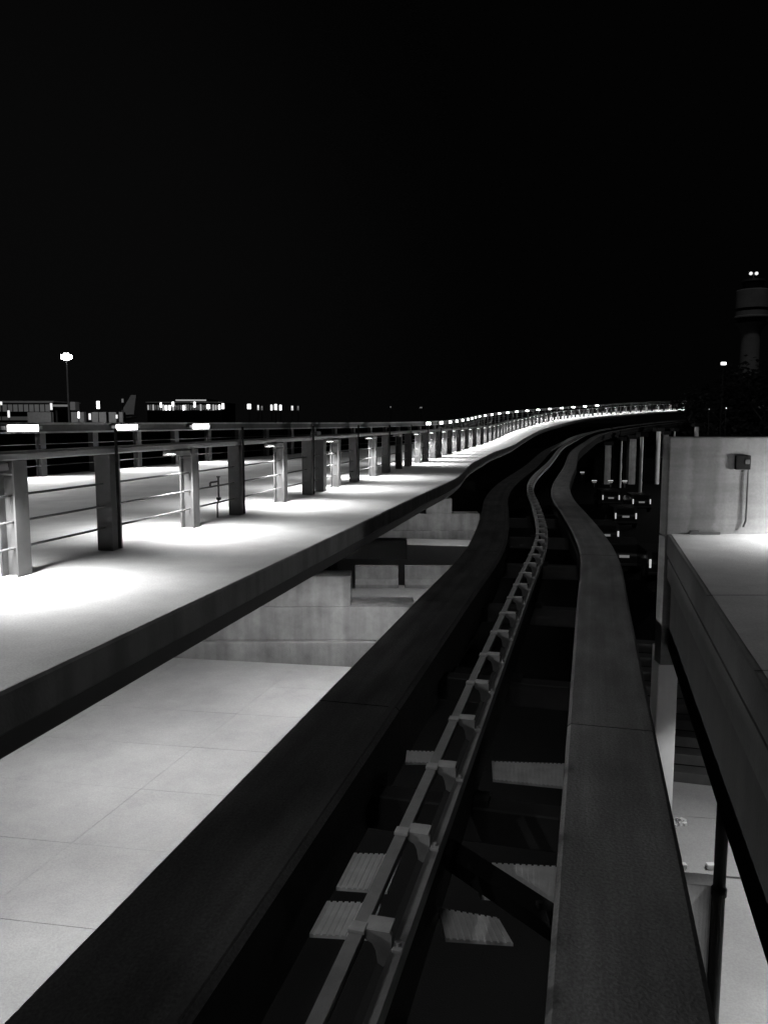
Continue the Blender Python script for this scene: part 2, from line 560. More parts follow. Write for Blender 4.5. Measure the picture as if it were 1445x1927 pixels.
ribbed('wide ribbed steel plate right of the guide rail, beyond the diagonal brace', [(.62, 4.72), (1.10, 4.66), (1.22, 5.06), (.58, 5.12)], -1.5)
ribbed('dim grey plate right of the guide rail, farthest of the plates on that side', [(.92, 6.38), (1.62, 6.22), (1.72, 6.68), (.96, 6.74)], -1.5)
ribbed('dim narrow plate left of the guide rail, farthest of the plates on that side', [(.19, 6.72), (.45, 6.72), (.47, 6.95), (.21, 6.97)], -1.5)
b = MB().bar((.40, 5.02, -1.36), (1.25, 3.86, -1.36), .17, .1)
b.box(.98, 4.2, -1.30, .1, .1, .03); b.cyl((.9, 4.3, -1.31), (.9, 4.3, -1.27), .02)
tag(b.build('diagonal_brace', M['black']), 'black steel brace lying diagonally across the right-hand ribbed plates', 'brace')

# ---------------------------------------------------------------- near railing and its lamps
LAMP_W = 430
def i_post(dark):
    """mesh data of a post standing at the origin; x runs along the rail, y across it"""
    b = MB()
    if dark:
        b.box(0, 0, .565, .22, .2, 1.13, bevel=.008)
    else:
        b.box(0, .09, .565, .2, .02, 1.13); b.box(0, -.09, .565, .2, .02, 1.13); b.box(0, 0, .565, .02, .16, 1.13)
        b.box(0, 0, 1.0, .19, .15, .014)
    return b

nr = empty('guardrail', (0, 0, 0), 'long steel guardrail of alternating grey and dark posts along the bright walkway', 'guardrail')
s_first = NEAR.s_at_y(7.73) - 3.68 * 2
GREY = [s_first + 3.68 * k for k in range(49)]
b = MB().sweep(NEAR.frames(0, GREY[-1] + 1.8), [(-.09, 1.135), (.09, 1.135), (.1, 1.15), (.1, 1.2), (.085, 1.22), (-.085, 1.22), (-.1, 1.2), (-.1, 1.15)])
b.build('top_rail', M['rail'], nr)
for z in (.27, .53, .79):
    fr = NEAR.frames(0, GREY[-1] + 1.8, .9)
    b = MB().sweep(fr, [(.013 * math.cos(a), z + .013 * math.sin(a)) for a in [k * math.pi / 4 for k in range(8)]])
    b.build('rod', M['rod'], nr)
pg = pdk = con = None
def put(o, path, s, z=0, n_off=0):
    p, n, t = path.frame(s, z)
    o.location = p + n * n_off
    o.rotation_euler = (0, 0, math.atan2(t.y, t.x))
for k, s in enumerate(GREY):
    if pg is None:
        pg = i_post(False).build('post', M['post'], nr); o = pg
    else:
        o = pg.copy(); col.objects.link(o)
    put(o, NEAR, s)
    if pdk is None:
        pdk = i_post(True).build('dark_post', M['darkpost'], nr); o = pdk
        cb = MB(); cb.cyl((.0, -.125, .02), (.0, -.125, 1.43), .018)
        con = cb.build('conduit', M['black'], pdk)
    else:
        o = pdk.copy(); col.objects.link(o)
        c = con.copy(); col.objects.link(c); c.parent = o
    put(o, NEAR, s + 1.64)
o = pdk.copy(); col.objects.link(o); put(o, NEAR, NEAR.s_at_y(17.25))
bx = MB().box(0, 0, 1.26, .3, .14, .1, bevel=.01).build('junction_cap', M['post'], nr)
put(bx, NEAR, NEAR.s_at_y(17.0))

# lamp hung under the rail just before each grey post
def near_lamp():
    root = empty('walkway_lamp', (0, 0, 0), 'x', 'lamp', 'walkway lamps under the near guardrail')
    b = MB().box(0, -.01, 1.10, .42, .2, .05, bevel=.012)
    b.box(0, .085, 1.066, .42, .012, .03); b.box(0, -.105, 1.066, .42, .012, .03)
    b.box(-.12, 0, 1.13, .03, .05, .03); b.box(.12, 0, 1.13, .03, .05, .03)
    b.build('housing', M['housing'], root)
    MB().box(0, 0, 1.072, .36, .1, .004).build('lens', M['lens'], root)
    lamp_spot('lamp_light', root, (0, -.14, 1.04), (0, -.42, -.91), LAMP_W)
    lamp_spot('lamp_light', root, (0, .12, 1.04), (0, .42, -.91), LAMP_W * .8)
    return root
nl = near_lamp()
unlit = []
for k, s in enumerate(GREY):
    o = nl if k == 0 else copy_tree(nl)
    put(o, NEAR, s - .42, 0, .03)
    o['label'] = '%s walkway lamp under the near guardrail, counted away from the camera' % ordw(k)
    if k in (0, 7):                          # two lamps are out: one behind the camera, one before the bend
        o['label'] = 'unlit walkway lamp under the near guardrail, ' + ('behind the camera' if k == 0 else 'above the grey gap between two light pools')
        unlit.append(o)
for o in unlit:
    for ch in list(o.children):
        if ch.type == 'LIGHT':
            bpy.data.objects.remove(ch)
        elif ch.name.startswith('lens'):
            ch.data = ch.data.copy(); ch.data.materials[0] = M['housing']

# ---------------------------------------------------------------- far railing and its lamps
fr_ = empty('far_guardrail', (0, 0, 0), 'dark far guardrail carrying bright lamps, beyond the wide lit deck', 'guardrail')
fs = FAR.s_at_y(21.2)
FL = [fs + 4.62 * k for k in range(-2, 35)]
FEND = FAR.L - 2
b = MB().sweep(FAR.frames(0, FEND), [(-.05, 1.44), (.06, 1.44), (.06, 1.5), (-.05, 1.5)])
b.build('top_rail', M['rail'], fr_)
b = MB().sweep(FAR.frames(0, FEND), [(-.05, 1.2), (.05, 1.2), (.05, 1.25), (-.05, 1.25)])
b.build('lower_rail', M['rail'], fr_)
b = MB().sweep(FAR.frames(0, FEND), [(-.02, 1.252), (.0, 1.252), (.0, 1.438), (-.02, 1.438)])
b.build('infill_panel', M['darkpost'], fr_)
for z in (.3, .62, .9):
    b = MB().sweep(FAR.frames(0, FEND, .9), [(.015 * math.cos(a), z + .015 * math.sin(a)) for a in [k * math.pi / 3 for k in range(6)]])
    b.build('rod', M['rod'], fr_)
fg = fd = None
for k, s in enumerate(FL):
    for dk in (0, 1):
        if dk == 0:
            if fg is None:
                b = MB(); b.box(0, .08, .6, .22, .02, 1.2); b.box(0, -.08, .6, .22, .02, 1.2); b.box(0, 0, .6, .02, .14, 1.2)
                fg = b.build('post', M['post'], fr_); o = fg
            else: o = fg.copy(); col.objects.link(o)
        else:
            if fd is None:
                fd = MB().box(0, 0, .6, .26, .18, 1.2, bevel=.008).build('dark_post', M['darkpost'], fr_); o = fd
            else: o = fd.copy(); col.objects.link(o)
        put(o, FAR, s + .95 + 2.31 * dk, 0, -.11)

def far_lamp():
    root = empty('rail_lamp', (0, 0, 0), 'x', 'lamp', 'lit lamps on the far guardrail')
    b = MB().box(0, -.05, 1.35, 1.2, .1, .2, bevel=.015)
    b.box(-.68, -.05, 1.36, .16, .07, .1, bevel=.01); b.box(.68, -.05, 1.36, .16, .07, .1, bevel=.01)
    b.build('housing', M['housing'], root)
    MB().box(0, -.115, 1.35, 1.1, .03, .17, bevel=.01).build('lens', M['lens'], root)
    lamp_spot('lamp_light', root, (0, -.2, 1.22), (0, -.62, -.78), LAMP_W * 1.6, 70, .9, .1)
    return root
fl = None
lit = []
for k, s in enumerate(FL):
    y = FAR.at(s).y
    if y < 142 and not (31.5 < y < 53):
        lit.append((s, y))
nfar = 0
for s, y in lit:
    if fl is None:
        fl = far_lamp(); o = fl
    else:
        o = copy_tree(fl)
    put(o, FAR, s, 0, .06)
    if y < 20:
        o['label'] = 'rail lamp on the far guardrail, %s of two outside the left edge' % ('second' if y > 14 else 'first')
    elif y < 32:
        o['label'] = {0: 'largest bright rail lamp on the far guardrail, at the left edge', 1: 'middle of the three big bright rail lamps on the far guardrail',
                      2: 'smallest of the three big bright rail lamps, right of the other two'}[min(2, int((y - 19.5) / 4.2))]
    else:
        o['label'] = '%s small bright rail lamp of the far row on the bend, counted from the left' % ordw(nfar)
        nfar += 1

# standpipe beside a dark post
p, n, t = NEAR.frame(NEAR.s_at_y(12.62))
sp = empty('standpipe', p - n * .12 - t * .25, 'thin upright pipe with a valve beside a dark post of the near guardrail', 'pipe')
b = MB().cyl((0, 0, 0), (0, 0, .2), .014).cyl((0, 0, .2), (.03, -.02, .3), .014).cyl((.03, -.02, .3), (.03, -.02, .64), .016)
b.box(.03, -.02, .31, .07, .05, .05, bevel=.01)
b.build('pipe', M['dark'], sp)
MB().cyl((.03, -.02, .58), (-.1, -.02, .56), .016).cyl((-.1, -.02, .56), (-.1, -.02, .5), .018).cyl((.03, -.02, .64), (.03, -.02, .66), .03).build('valve', M['dark'], sp)

# ---------------------------------------------------------------- assumed lamps under the deck, unseen, lighting the lower level
def under_lamp(s, noff, pw, label):
    p, n, t = EDGE.frame(s)
    root = empty('assumed_underdeck_lamp', p + n * noff, label, 'lamp', 'assumed lamps under the walkway deck', math.atan2(t.y, t.x))
    MB().box(0, 0, -.5, .9, .16, .1, bevel=.01).build('housing', M['housing'], root)
    MB().box(0, 0, -.557, .8, .12, .012).build('lens', M['dot'], root)
    lamp_spot('lamp_light', root, (0, 0, -.6), (0, .12, -1), pw, 66, .35, .15)
under_lamp(EDGE.s_at_y(7.5), -1.5, 700, 'assumed lamp under the walkway above the near end of the lower pavement')
under_lamp(EDGE.s_at_y(16.2), -1.3, 820, 'assumed lamp under the walkway just before the first pier')
under_lamp(EDGE.s_at_y(12), -4.2, 520, 'added lamp far under the walkway above the middle of the lower pavement')  # added to brighten the left side of the lower pavement
under_lamp(EDGE.s_at_y(25.5), -2.0, 300, 'assumed lamp under the walkway between the two piers')
under_lamp(EDGE.s_at_y(37.5), -2.0, 330, 'assumed lamp under the walkway just before the second pier')

# ---------------------------------------------------------------- piers under the line
def pier(y, label, xs, ped):
    p, n, t = TRACK.frame(TRACK.s_at_y(y))
    root = empty('guideway_pier', (0, y, -6.6), label, 'pier', 'concrete piers under the guideway')
    x0, x1 = xs
    def pc(name, x0, x1, y0, y1, z0, z1, bev=.02):
        b = MB().box((x0 + x1) / 2, (y0 + y1) / 2 - y, (z0 + z1) / 2 + 6.6, x1 - x0, y1 - y0, z1 - z0, bevel=bev)
        return b.build(name, M['pier'], root)
    pc('plinth', x0 - .3, x1 + .01, y - .62, y + .9, -6.6, -4.13)
    pc('cap', x0, x1, y - .4, y + .8, -4.128, -3.25)
    pc('pedestal', ped[0], ped[1], y - .36, y + .5, -3.248, -2.45)
    b = MB().box((x0 + x1) / 2, .3, 4.78, x1 - x0 - .4, .5, .5)
    b.build('girder', M['dark'], root)
pier(20.4, 'near concrete pier with a stained wall face at the end of the lower pavement', (-6.2, .8), (-3.3, -.86))
pier(41.4, 'smaller distant concrete pier seen in the gap beyond the barrier blocks', (-2.5, 5.0), (2.2, 3.55))
for k, (x0, x1, lab) in enumerate(((-1.05, .52, 'left concrete barrier block standing behind the first pier'), (.76, 2.6, 'right concrete barrier block standing behind the first pier'))):
    b = MB()
    prof = [(-.3, 0), (-.3, .12), (-.16, .3), (-.1, .78), (.1, .78), (.16, .3), (.3, .12), (.3, 0)]
    b.sweep([(Vector((x0, 28.55, -4.49)), Vector((0, 1, 0))), (Vector((x1, 28.45, -4.49)), Vector((0, 1, 0)))], prof)
    tag(b.build('barrier_block', M['pier']), lab, 'barrier', 'concrete barrier blocks below the line')

# ---------------------------------------------------------------- station platform on the right
SL = .268
PX = lambda y: SL * y + 1.0
PN = Vector((.9659, -.2589, 0))
PE = 10.55
plat = empty('station_platform', (1.0, 0, 0), 'grey concrete platform with a stepped dark edge beam on the right', 'platform')
def platform_run(name, prof, m, y0=-3, y1=PE):
    frs = [(Vector((PX(y) - 1.0, y, 0)), Vector((1, 0, 0))) for y in (y0, y1)]
    return MB().sweep(frs, prof).build(name, m, plat)
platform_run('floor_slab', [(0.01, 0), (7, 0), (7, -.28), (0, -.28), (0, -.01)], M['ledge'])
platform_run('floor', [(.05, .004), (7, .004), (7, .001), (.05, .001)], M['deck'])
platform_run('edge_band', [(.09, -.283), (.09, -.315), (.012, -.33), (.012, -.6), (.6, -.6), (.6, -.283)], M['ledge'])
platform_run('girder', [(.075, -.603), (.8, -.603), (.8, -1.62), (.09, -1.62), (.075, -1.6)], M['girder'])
for y_ in (6.75, 4.65):
    MB().box(PX(y_) + 2.5, y_, .0035, 5.0, .008, .004).build('floor_joint', M['girder'], plat).location.x = -1.0

wl = empty('parapet_wall', (3.8, PE, 0), 'stained grey concrete parapet wall across the end of the platform', 'wall')
b = MB().box(2.6, .13, .64, 5.2, .26, 1.34, bevel=.02)
b.build('wall_face', M['wall'], wl)
MB().box(.16, .13, -.93, .32, .24, 1.78).build('wall_foot', M['wall'], wl)
jb = empty('junction_box', (4.777, PE - .002, .97), 'dark square junction box with a pipe running down the parapet wall', 'electrical box')
MB().box(0, -.025, 0, .2, .05, .19, bevel=.008).build('box', M['black'], jb)
MB().box(.05, -.055, .01, .06, .01, .06, bevel=.003).build('cover', M['post'], jb)
b = MB().cyl((.08, -.03, -.09), (.08, -.03, -.78), .012).cyl((.08, -.03, -.78), (.05, -.03, -.87), .014)
b.build('conduit', M['darkpost'], jb)
b = MB().box(4.3, PE - .05, .022, .42, .05, .035, rz=R(2), bevel=.006); b.box(4.16, PE - .055, .045, .12, .045, .03, bevel=.005)
tag(b.build('timber_strip', M['post']), 'thin grey strip lying on the floor against the foot of the parapet wall', 'strip')
bl = empty('assumed_bulkhead_lamp', (6.15, PE - .02, .8), 'assumed lamp on an arm from the parapet wall, outside the right edge of the view', 'lamp')  # unseen lamp, assumed from the light on the wall and floor
MB().box(0, -.3, .12, .05, .6, .05, bevel=.01).build('arm', M['housing'], bl)
MB().box(0, -.62, .09, .4, .16, .05, bevel=.01).build('housing', M['housing'], bl)
MB().box(0, -.62, .06, .34, .12, .006).build('lens', M['lens'], bl)
lamp_point('lamp_light', bl, (0, -.62, -.03), 140, .12)
lamp_spot('lamp_light', bl, (-.1, -.62, -.03), (-.5, -.12, -.8), 480, 50, .8, .12)

el = empty('plate_fill_lamp', (-3.35, -1.2, 0), 'added fill lamp on a tall post behind the camera, aimed at the ribbed plates', 'lamp')  # unseen lamp, added only to brighten the ribbed plates
MB().cyl((0, 0, 0), (0, 0, 3.35), .04, seg=12).build('post', M['dark'], el)
MB().box(0, .08, 3.42, .18, .16, .16, bevel=.02).build('housing', M['housing'], el)
MB().box(0, .166, 3.4, .12, .012, .1).build('lens', M['dim'], el)
lamp_spot('lamp_light', el, (0, .24, 3.36), Vector((.12, 4.72, -1.4)) - Vector((-3.35, -.96, 3.36)), 170, 7.5, 1.0, .05)

# columns, stair, pipe below the platform
b = MB().box(4.19, 11.45, -3.15, .3, .3, 2.7, bevel=.02)
for _ in range(40):
    b.box(4.19 + random.uniform(-.3, .35), 11.25 + random.uniform(-.15, .1), -4.48, random.uniform(.02, .06), random.uniform(.02, .06), .05, rz=random.random() * 3)
tag(b.build('square_column', M['white']), 'pale square column standing under the platform end below the parapet wall', 'column')
st = empty('stair', (4.9, 12.6, -4.5), 'dark concrete stair climbing behind the pale square column', 'stair')
for i in range(9):
    MB().box(.2 + i * .08, .15 + i * .32, .09 + i * .18, 1.5, .31, .18, rz=R(-15), bevel=.01).build('step', M['post'], st)
b = MB().cyl((4.27, 10.3, -6.6), (4.27, 10.3, -4.67), .26, seg=28)
tag(b.build('round_column', M['pier'], smooth=False), 'short grey round column under the front edge of the lower landing', 'column')
b = MB().cyl((2.80, 6.2, -6.6), (2.80, 6.2, -1.62), .05, seg=16)
for z in (-2.4, -4.2): b.cyl((2.80, 6.2, z - .03), (2.80, 6.2, z + .03), .062, seg=16)
tag(b.build('downpipe', M['dark'], smooth=False), 'dark vertical downpipe under the platform in front of the grey round column', 'pipe')
for x_, lab in ((4.02, 'left white block on the front edge of the lower landing'), (4.42, 'right white block on the front edge of the lower landing')):
    tag(MB().box(x_, 10.06, -4.46, .13, .08, .07, bevel=.01).build('edge_block', M['white']), lab, 'block', 'white blocks on the landing edge')
b = MB()
fe = [(4.46, 9.9), (3.05, 6.78), (2.94, 6.53), (2.1, 4.6)]; fo = [(7.6, 9.4), (6.0, 6.3), (5.9, 6.05), (5.0, 4.2)]
for i_ in range(3):
    a_, b_ = Vector(fe[i_]), Vector(fe[i_ + 1]); c_, d_ = Vector(fo[i_ + 1]), Vector(fo[i_])
    b.prism([tuple(a_.lerp(b_, .004)), tuple(a_.lerp(b_, .996)), tuple(d_.lerp(c_, .996)), tuple(d_.lerp(c_, .004))], -4.9, -4.52)
struct(b.build('lower_forecourt', M['pave']))
def plat_lamp(loc, pw, label):  # unseen lamps, assumed from the lit floors below the platform
    root = empty('assumed_underplatform_lamp', loc, label, 'lamp', 'assumed lamps under the platform')
    MB().box(0, 0, 0, .16, .9, .1, bevel=.01).build('housing', M['housing'], root)
    MB().box(0, 0, -.057, .12, .8, .012).build('lens', M['dot'], root)
    lamp_spot('lamp_light', root, (0, 0, -.1), (.1, 0, -1), pw, 62, .4, .12)
plat_lamp((4.6, 6.0, -1.7), 400, 'assumed lamp under the platform above the lower forecourt')
plat_lamp((5.3, 10.0, -1.7), 190, 'assumed lamp under the platform above the landing')

bo = empty('added_ground_lamp', (3.15, 8.3, -6.6), 'added low lamp lighting the round column, hidden behind the right running beam', 'lamp')  # unseen lamp added only to light the round column
MB().cyl((0, 0, 0), (0, 0, .5), .06, seg=12).build('post', M['dark'], bo)
MB().cyl((0, 0, .501), (0, 0, .62), .055, seg=12).build('lens', M['dot'], bo)
MB().cyl((0, 0, .621), (0, 0, .66), .09, seg=12).build('hood', M['dark'], bo)
lamp_spot('lamp_light', bo, (.08, .14, .57), (1.1, 2.0, .5), 55, 30, .6, .06)

# ---------------------------------------------------------------- piers of the far bend
TH = math.atan((963.5 - 795) / 1484)
def at(u, v, d):                             # the point seen at photograph position (u, v) on the upright plane d metres ahead
    a, b_ = (u - 722.5) / 1484, (963.5 - v) / 1484
    k = d / (math.cos(TH) + b_ * math.sin(TH))
    return Vector((a * k, d, H + (b_ * math.cos(TH) - math.sin(TH)) * k))
def far_column(u, v0, v1, d, wpx, label, m='pier', rect=False):
    p = at(u, 860, d); r = wpx / 1484 * d / 2
    z0, z1 = -6.6, at(u, v0, d).z
    root = empty('bend_pier', (p.x, d, z0), label, 'pier', 'piers of the far bend')
    b = MB()
    if rect: b.box(0, 0, (z1 - z0) / 2, 2 * r, 1.2, z1 - z0, bevel=.05)
    else: b.cyl((0, 0, 0), (0, 0, z1 - z0), r, seg=20)
    b.build('shaft', M[m], root)
    MB().box(0, 0, z1 - z0 + .25, 2 * r + .5, 1.6, .5, bevel=.04).build('cap', M['black'], root)
for a in ((1168, 830, 890, 98, 4, 'thin pale pier, leftmost of the lit piers under the far bend', 'white', False),
          (1187, 826, 880, 104, 13, 'wide dim pier right beside the thin leftmost one', 'pier', True),
          (1206, 822, 905, 92, 6, 'tall pale round pier in the middle of the far piers', 'white', False),
          (1237, 812, 885, 104, 8, 'brightest round pier just left of the parapet wall', 'white', False),
          (1250, 818, 880, 112, 7, 'short dim pier next to the brightest round one', 'pier', True),
          (1141, 838, 876, 104, 12, 'faint broad pier farthest left under the bend', 'pier', True),
          (1267, 812, 820, 118, 4, 'pier tip peeping over the left end of the parapet wall', 'white', False),
          (1308, 803, 820, 122, 8, 'pale pier top peeping over the parapet wall, right of the smaller tip', 'white', False)):
    far_column(*a)
# added unseen lamp mast, put in to light the bend piers
def added_ground_lamp(x, y, z, pw, label):
    root = empty('added_mast_lamp', (x, y, -6.6), label, 'street lamp', 'added lamp masts around the car park')
    MB().cyl((0, 0, 0), (0, 0, z + 6.6), .06, .04).build('pole', M['dark'], root)
    MB().box(0, 0, z + 6.6 + .08, .5, .3, .12, bevel=.02).build('lamp_head', M['housing'], root)
    MB().box(0, 0, z + 6.6 + .012, .4, .22, .014).build('lens', M['dim'], root)
    lamp_point('lamp_light', root, (0, 0, z + 6.6 - .12), pw, .2)
added_ground_lamp(45, 90, -1.5, 4500, 'added lamp mast hidden behind the parapet wall that lights the far piers')
b = MB()
b.box(at(1250, 0, 108).x, 109.5, -5.0, 16, .4, 3.2)
tag(b.build('retaining_wall', M['asphalt']), 'dark low retaining wall behind the lit far piers', 'wall')

# ---------------------------------------------------------------- car park below the bend
def car():
    root = empty('parked_car', (0, 0, 0), 'x', 'car', 'cars in the dark car park')
    b = MB()
    side = [(-2.2, .35), (-2.2, .95), (-2.12, 1.05), (-1.9, 1.62), (.35, 1.66), (1.05, 1.08), (2.05, .98), (2.25, .75), (2.25, .35)]
    frs = [(Vector((x, 0, 0)), Vector((0, 1, 0))) for x in (-.88, -.8, .8, .88)]
    b.sweep(frs, side)
    bmesh.ops.bevel(b.bm, geom=list(b.bm.edges), offset=.03, segments=1, affect='EDGES')
    b.build('body', M['carpaint'], root)
    MB().box(0, -2.04, 1.36, 1.3, .03, .36, tilt=Matrix.Rotation(R(-21), 4, 'X')).build('rear_window', M['glass'], root)
    MB().box(0, .73, 1.38, 1.35, .03, .6, tilt=Matrix.Rotation(R(40), 4, 'X')).build('windscreen', M['glass'], root)
    for sx in (-1, 1):
        MB().box(sx * .885, -.75, 1.36, .02, 2.0, .38).build('side_window', M['glass'], root)
        MB().box(sx * .76, -2.19, 1.0, .1, .05, .44, bevel=.01).build('tail_lamp', M['carlamp'], root)
        for sy in (-1.35, 1.4):
            wh = MB().cyl((sx * .72, sy, .34), (sx * .92, sy, .34), .34, seg=20).build('wheel', M['tyre'], root)
            MB().cyl((sx * .915, sy, .34), (sx * .93, sy, .34), .2, seg=14).build('rim', M['post'], wh)
    MB().box(0, -2.2, .95, .52, .03, .14).build('number_plate', M['cardim'], root)
    MB().box(0, -2.22, .5, 1.7, .06, .14, bevel=.02).build('bumper', M['dark'], root)
    return root
proto = None
for (uu, d, rz, lab) in ((1196, 73, 4, 'dark car with tall tail lamps just left of the parapet wall, far row'),
                        (1168, 62, 6, 'dark car with lit number plate between tall tail lamps, middle row'),
                        (1128, 52, 3, 'dark car half hidden behind the right running beam, in the middle of the row'),
                        (1141, 77, 5, 'dark car in the far row, left neighbour of the one by the wall'),
                        (1166, 44, 8, 'dark car nearest to the running beam in the car park'),
                        (1236, 41.5, 5, 'dark car nearest to the camera, cut off by the parapet wall')):
    if proto is None:
        proto = car(); o = proto
    else:
        o = copy_tree(proto)
    o.location = (at(uu, 930, d).x, d, -6.6); o.rotation_euler = (0, 0, R(-rz))
    o['label'] = lab
def bollard():
    root = empty('bollard_lamp', (0, 0, 0), 'x', 'bollard lamp', 'low lit bollard lamps along the car park')
    MB().box(0, 0, .35, .14, .14, .7, bevel=.01).build('post', M['dark'], root)
    MB().box(0, 0, .82, .62, .16, .1, bevel=.02).build('lens', M['carlamp'], root)
    MB().box(0, 0, .92, .66, .2, .05, bevel=.01).build('hood', M['dark'], root)
    MB().box(0, -.085, .6, .5, .02, .05).build('lower_lens', M['cardim'], root)
    return root
bp = None
for k, (uu, d) in enumerate(((1117, 99), (1147.5, 99), (1174, 98.6), (1127.5, 110), (1094, 116))):
    if bp is None: bp = bollard(); o = bp
    else: o = copy_tree(bp)
    o.location = (at(uu, 930, d).x, d, -6.6)
    o['label'] = ('left of the three lit bollard lamps in a row in the dark car park', 'middle of the three lit bollard lamps in a row in the dark car park',
                  'right of the three lit bollard lamps, beside the far piers', 'small bollard lamp just behind the left one of the row',
                  'dim lone bollard lamp close to the bend of the right running beam')[k]
# ---------------------------------------------------------------- control tower and trees
D = 480
c = at(1413, 600, D)
tw = empty('control_tower', (c.x, D, -6.6), 'tall pale control tower with a wide drum top at the right edge', 'control tower')
zz = lambda v: at(0, v, D).z + 6.6
px = D / 1484
MB().lathe(0, 0, [(17 * px, 0), (16.5 * px, zz(640)), (17 * px, zz(629)), (20 * px, zz(620)), (25 * px, zz(613)), (28.5 * px, zz(609))], 24).build('shaft', M['tower'], tw)
MB().lathe(0, 0, [(25.5 * px, zz(608.7)), (25.5 * px, zz(599))], 40).build('lower_window_band', M['glass'], tw)
MB().lathe(0, 0, [(30.5 * px, zz(598.8)), (30.5 * px, zz(596.5)), (28.5 * px, zz(595)), (28.5 * px, zz(586.5))], 40).build('lower_drum', M['tower'], tw)
MB().lathe(0, 0, [(26 * px, zz(586.3)), (26 * px, zz(581))], 40).build('upper_window_band', M['glass'], tw)
MB().lathe(0, 0, [(28.5 * px, zz(580.8)), (28.5 * px, zz(548)), (27.5 * px, zz(546))], 40).build('upper_drum', M['tower'], tw)
MB().lathe(0, 0, [(17 * px, zz(545.8)), (20 * px, zz(531))], 16).build('cab', M['glass'], tw)
MB().lathe(0, 0, [(21 * px, zz(530.8)), (20 * px, zz(527)), (6 * px, zz(525))], 24).build('roof', M['dark'], tw)
MB().cyl((0, 0, zz(525)), (0, 0, zz(512)), 1.2 * px, seg=8).build('mast', M['dark'], tw)
for sx in (-1, 1):
    bm_ = bmesh.new(); bmesh.ops.create_icosphere(bm_, subdivisions=2, radius=3.1 * px, matrix=Matrix.Translation((sx * 5.2 * px, 0, zz(514.5))))
    mb = MB(); mb.bm.free(); mb.bm = bm_
    mb.build('beacon', M['dim'], tw)

def tree(x, y, h, label, z0=-6.6):
    root = empty('tree', (x, y, z0), label, 'tree', 'dark trees below the control tower')
    b = MB(); b.cyl((0, 0, 0), (.2, 0, h * .5), .35, .22, 10)
    for k in range(7):
        a = k * 2.4; b.cyl((.1, 0, h * (.28 + .04 * k)), (math.cos(a) * h * .22, math.sin(a) * h * .22, h * (.5 + .05 * k)), .12, .05, 6)
    b.build('trunk', M['bark'], root)
    b = MB()
    cl = [(Vector((random.gauss(0, h * .15), random.gauss(0, h * .15), h * random.uniform(.4, .92))), h * random.uniform(.07, .15)) for _ in range(20)]
    for _ in range(1500):
        c_, r_ = random.choice(cl)
        q = c_ + Vector((random.gauss(0, 1), random.gauss(0, 1), random.gauss(0, .8))) * r_ * .6
        s_ = random.uniform(.2, .55)
        m_ = Matrix.Translation(q) @ Matrix.Rotation(random.random() * 6, 4, 'Z') @ Matrix.Rotation(random.random() * 3, 4, 'X')
        vs = [b.bm.verts.new(m_ @ Vector((i * s_, j * s_ * .6, 0))) for i, j in ((-1, 0), (0, -1), (1, 0), (0, 1))]
        b.face(vs)
    b.build('crown', M['leaf'], root)
for (uu, d, top, lab) in ((1334, 127, 752, 'dark tree behind the parapet wall, leftmost of the group'), (1350, 134, 724, 'dark tree second from the left of the group behind the wall'),
                         (1366, 128, 704, 'dark tree beside the small bright lamp below the control tower'), (1388, 138, 690, 'dark tree covering the left foot of the control tower'),
                         (1414, 130, 706, 'dark tree in front of the middle of the control tower shaft'), (1438, 126, 678, 'dark tree at the right edge in front of the control tower')):
    tree(at(uu, 780, d).x, d, at(0, top, d).z + 6.6, lab)

def pole_lamp(name, u, v, d, z0, label, cat, group, lens, hw, hh):
    p = at(u, v, d)
    root = empty(name, (p.x, d, z0), label, cat, group)
    MB().cyl((0, 0.12, 0), (0, 0.12, p.z - z0), max(.05, d * .0006), max(.04, d * .0004), 8).build('pole', M['black'], root)
    MB().box(0, 0.16, p.z - z0, hw * 1.15, .14, hh * 1.15, bevel=.02).build('lamp_head', M['housing'], root)
    MB().box(0, 0.04, p.z - z0, hw, .08, hh, bevel=.02).build('lens', M[lens], root)
    return root
pole_lamp('street_lamp', 1361, 684, 112, -6.6, 'small bright lamp on a pole among the trees left of the control tower', 'street lamp', None, 'dot', .7, .38)
pole_lamp('street_lamp', 1366, 768, 108, -6.6, 'tiny lamp on a pole just above the parapet wall, right one of two', 'street lamp', None, 'dim', .12, .16)
pole_lamp('street_lamp', 1334, 770, 108, -6.6, 'tiny faint lamp on a pole just above the parapet wall, left one of two', 'street lamp', None, 'cardim', .14, .14)

# ---------------------------------------------------------------- airfield on the left
fm = empty('flood_mast', (at(128, 720, 260).x, 260, 0), 'tall thin floodlight mast shining over the airfield on the left', 'floodlight mast')
zt = at(0, 672, 260).z
MB().cyl((0, 0, 0), (0, 0, zt - 1.2), .36, .22, 12).build('pole', M['white'], fm)
MB().box(0, .1, zt - 1.3, 3.0, .5, .3, bevel=.05).build('crossarm', M['dark'], fm)
for i in range(4):
    hb = MB().box((i - 1.5) * .95, .1, zt + .1, .8, .5, (1.5, 2.4, 2.4, 1.5)[i], bevel=.05).build('floodlight', M['housing'], fm)
    MB().box((i - 1.5) * .95, -.19, zt + .1, .72, .06, (1.3, 2.2, 2.2, 1.3)[i], bevel=.03).build('lens', M['flood'], hb)

lamp_spot('lamp_light', fm, (0, 1.6, zt), (-.1, 1, -.25), 30000, 78, .3, .6)

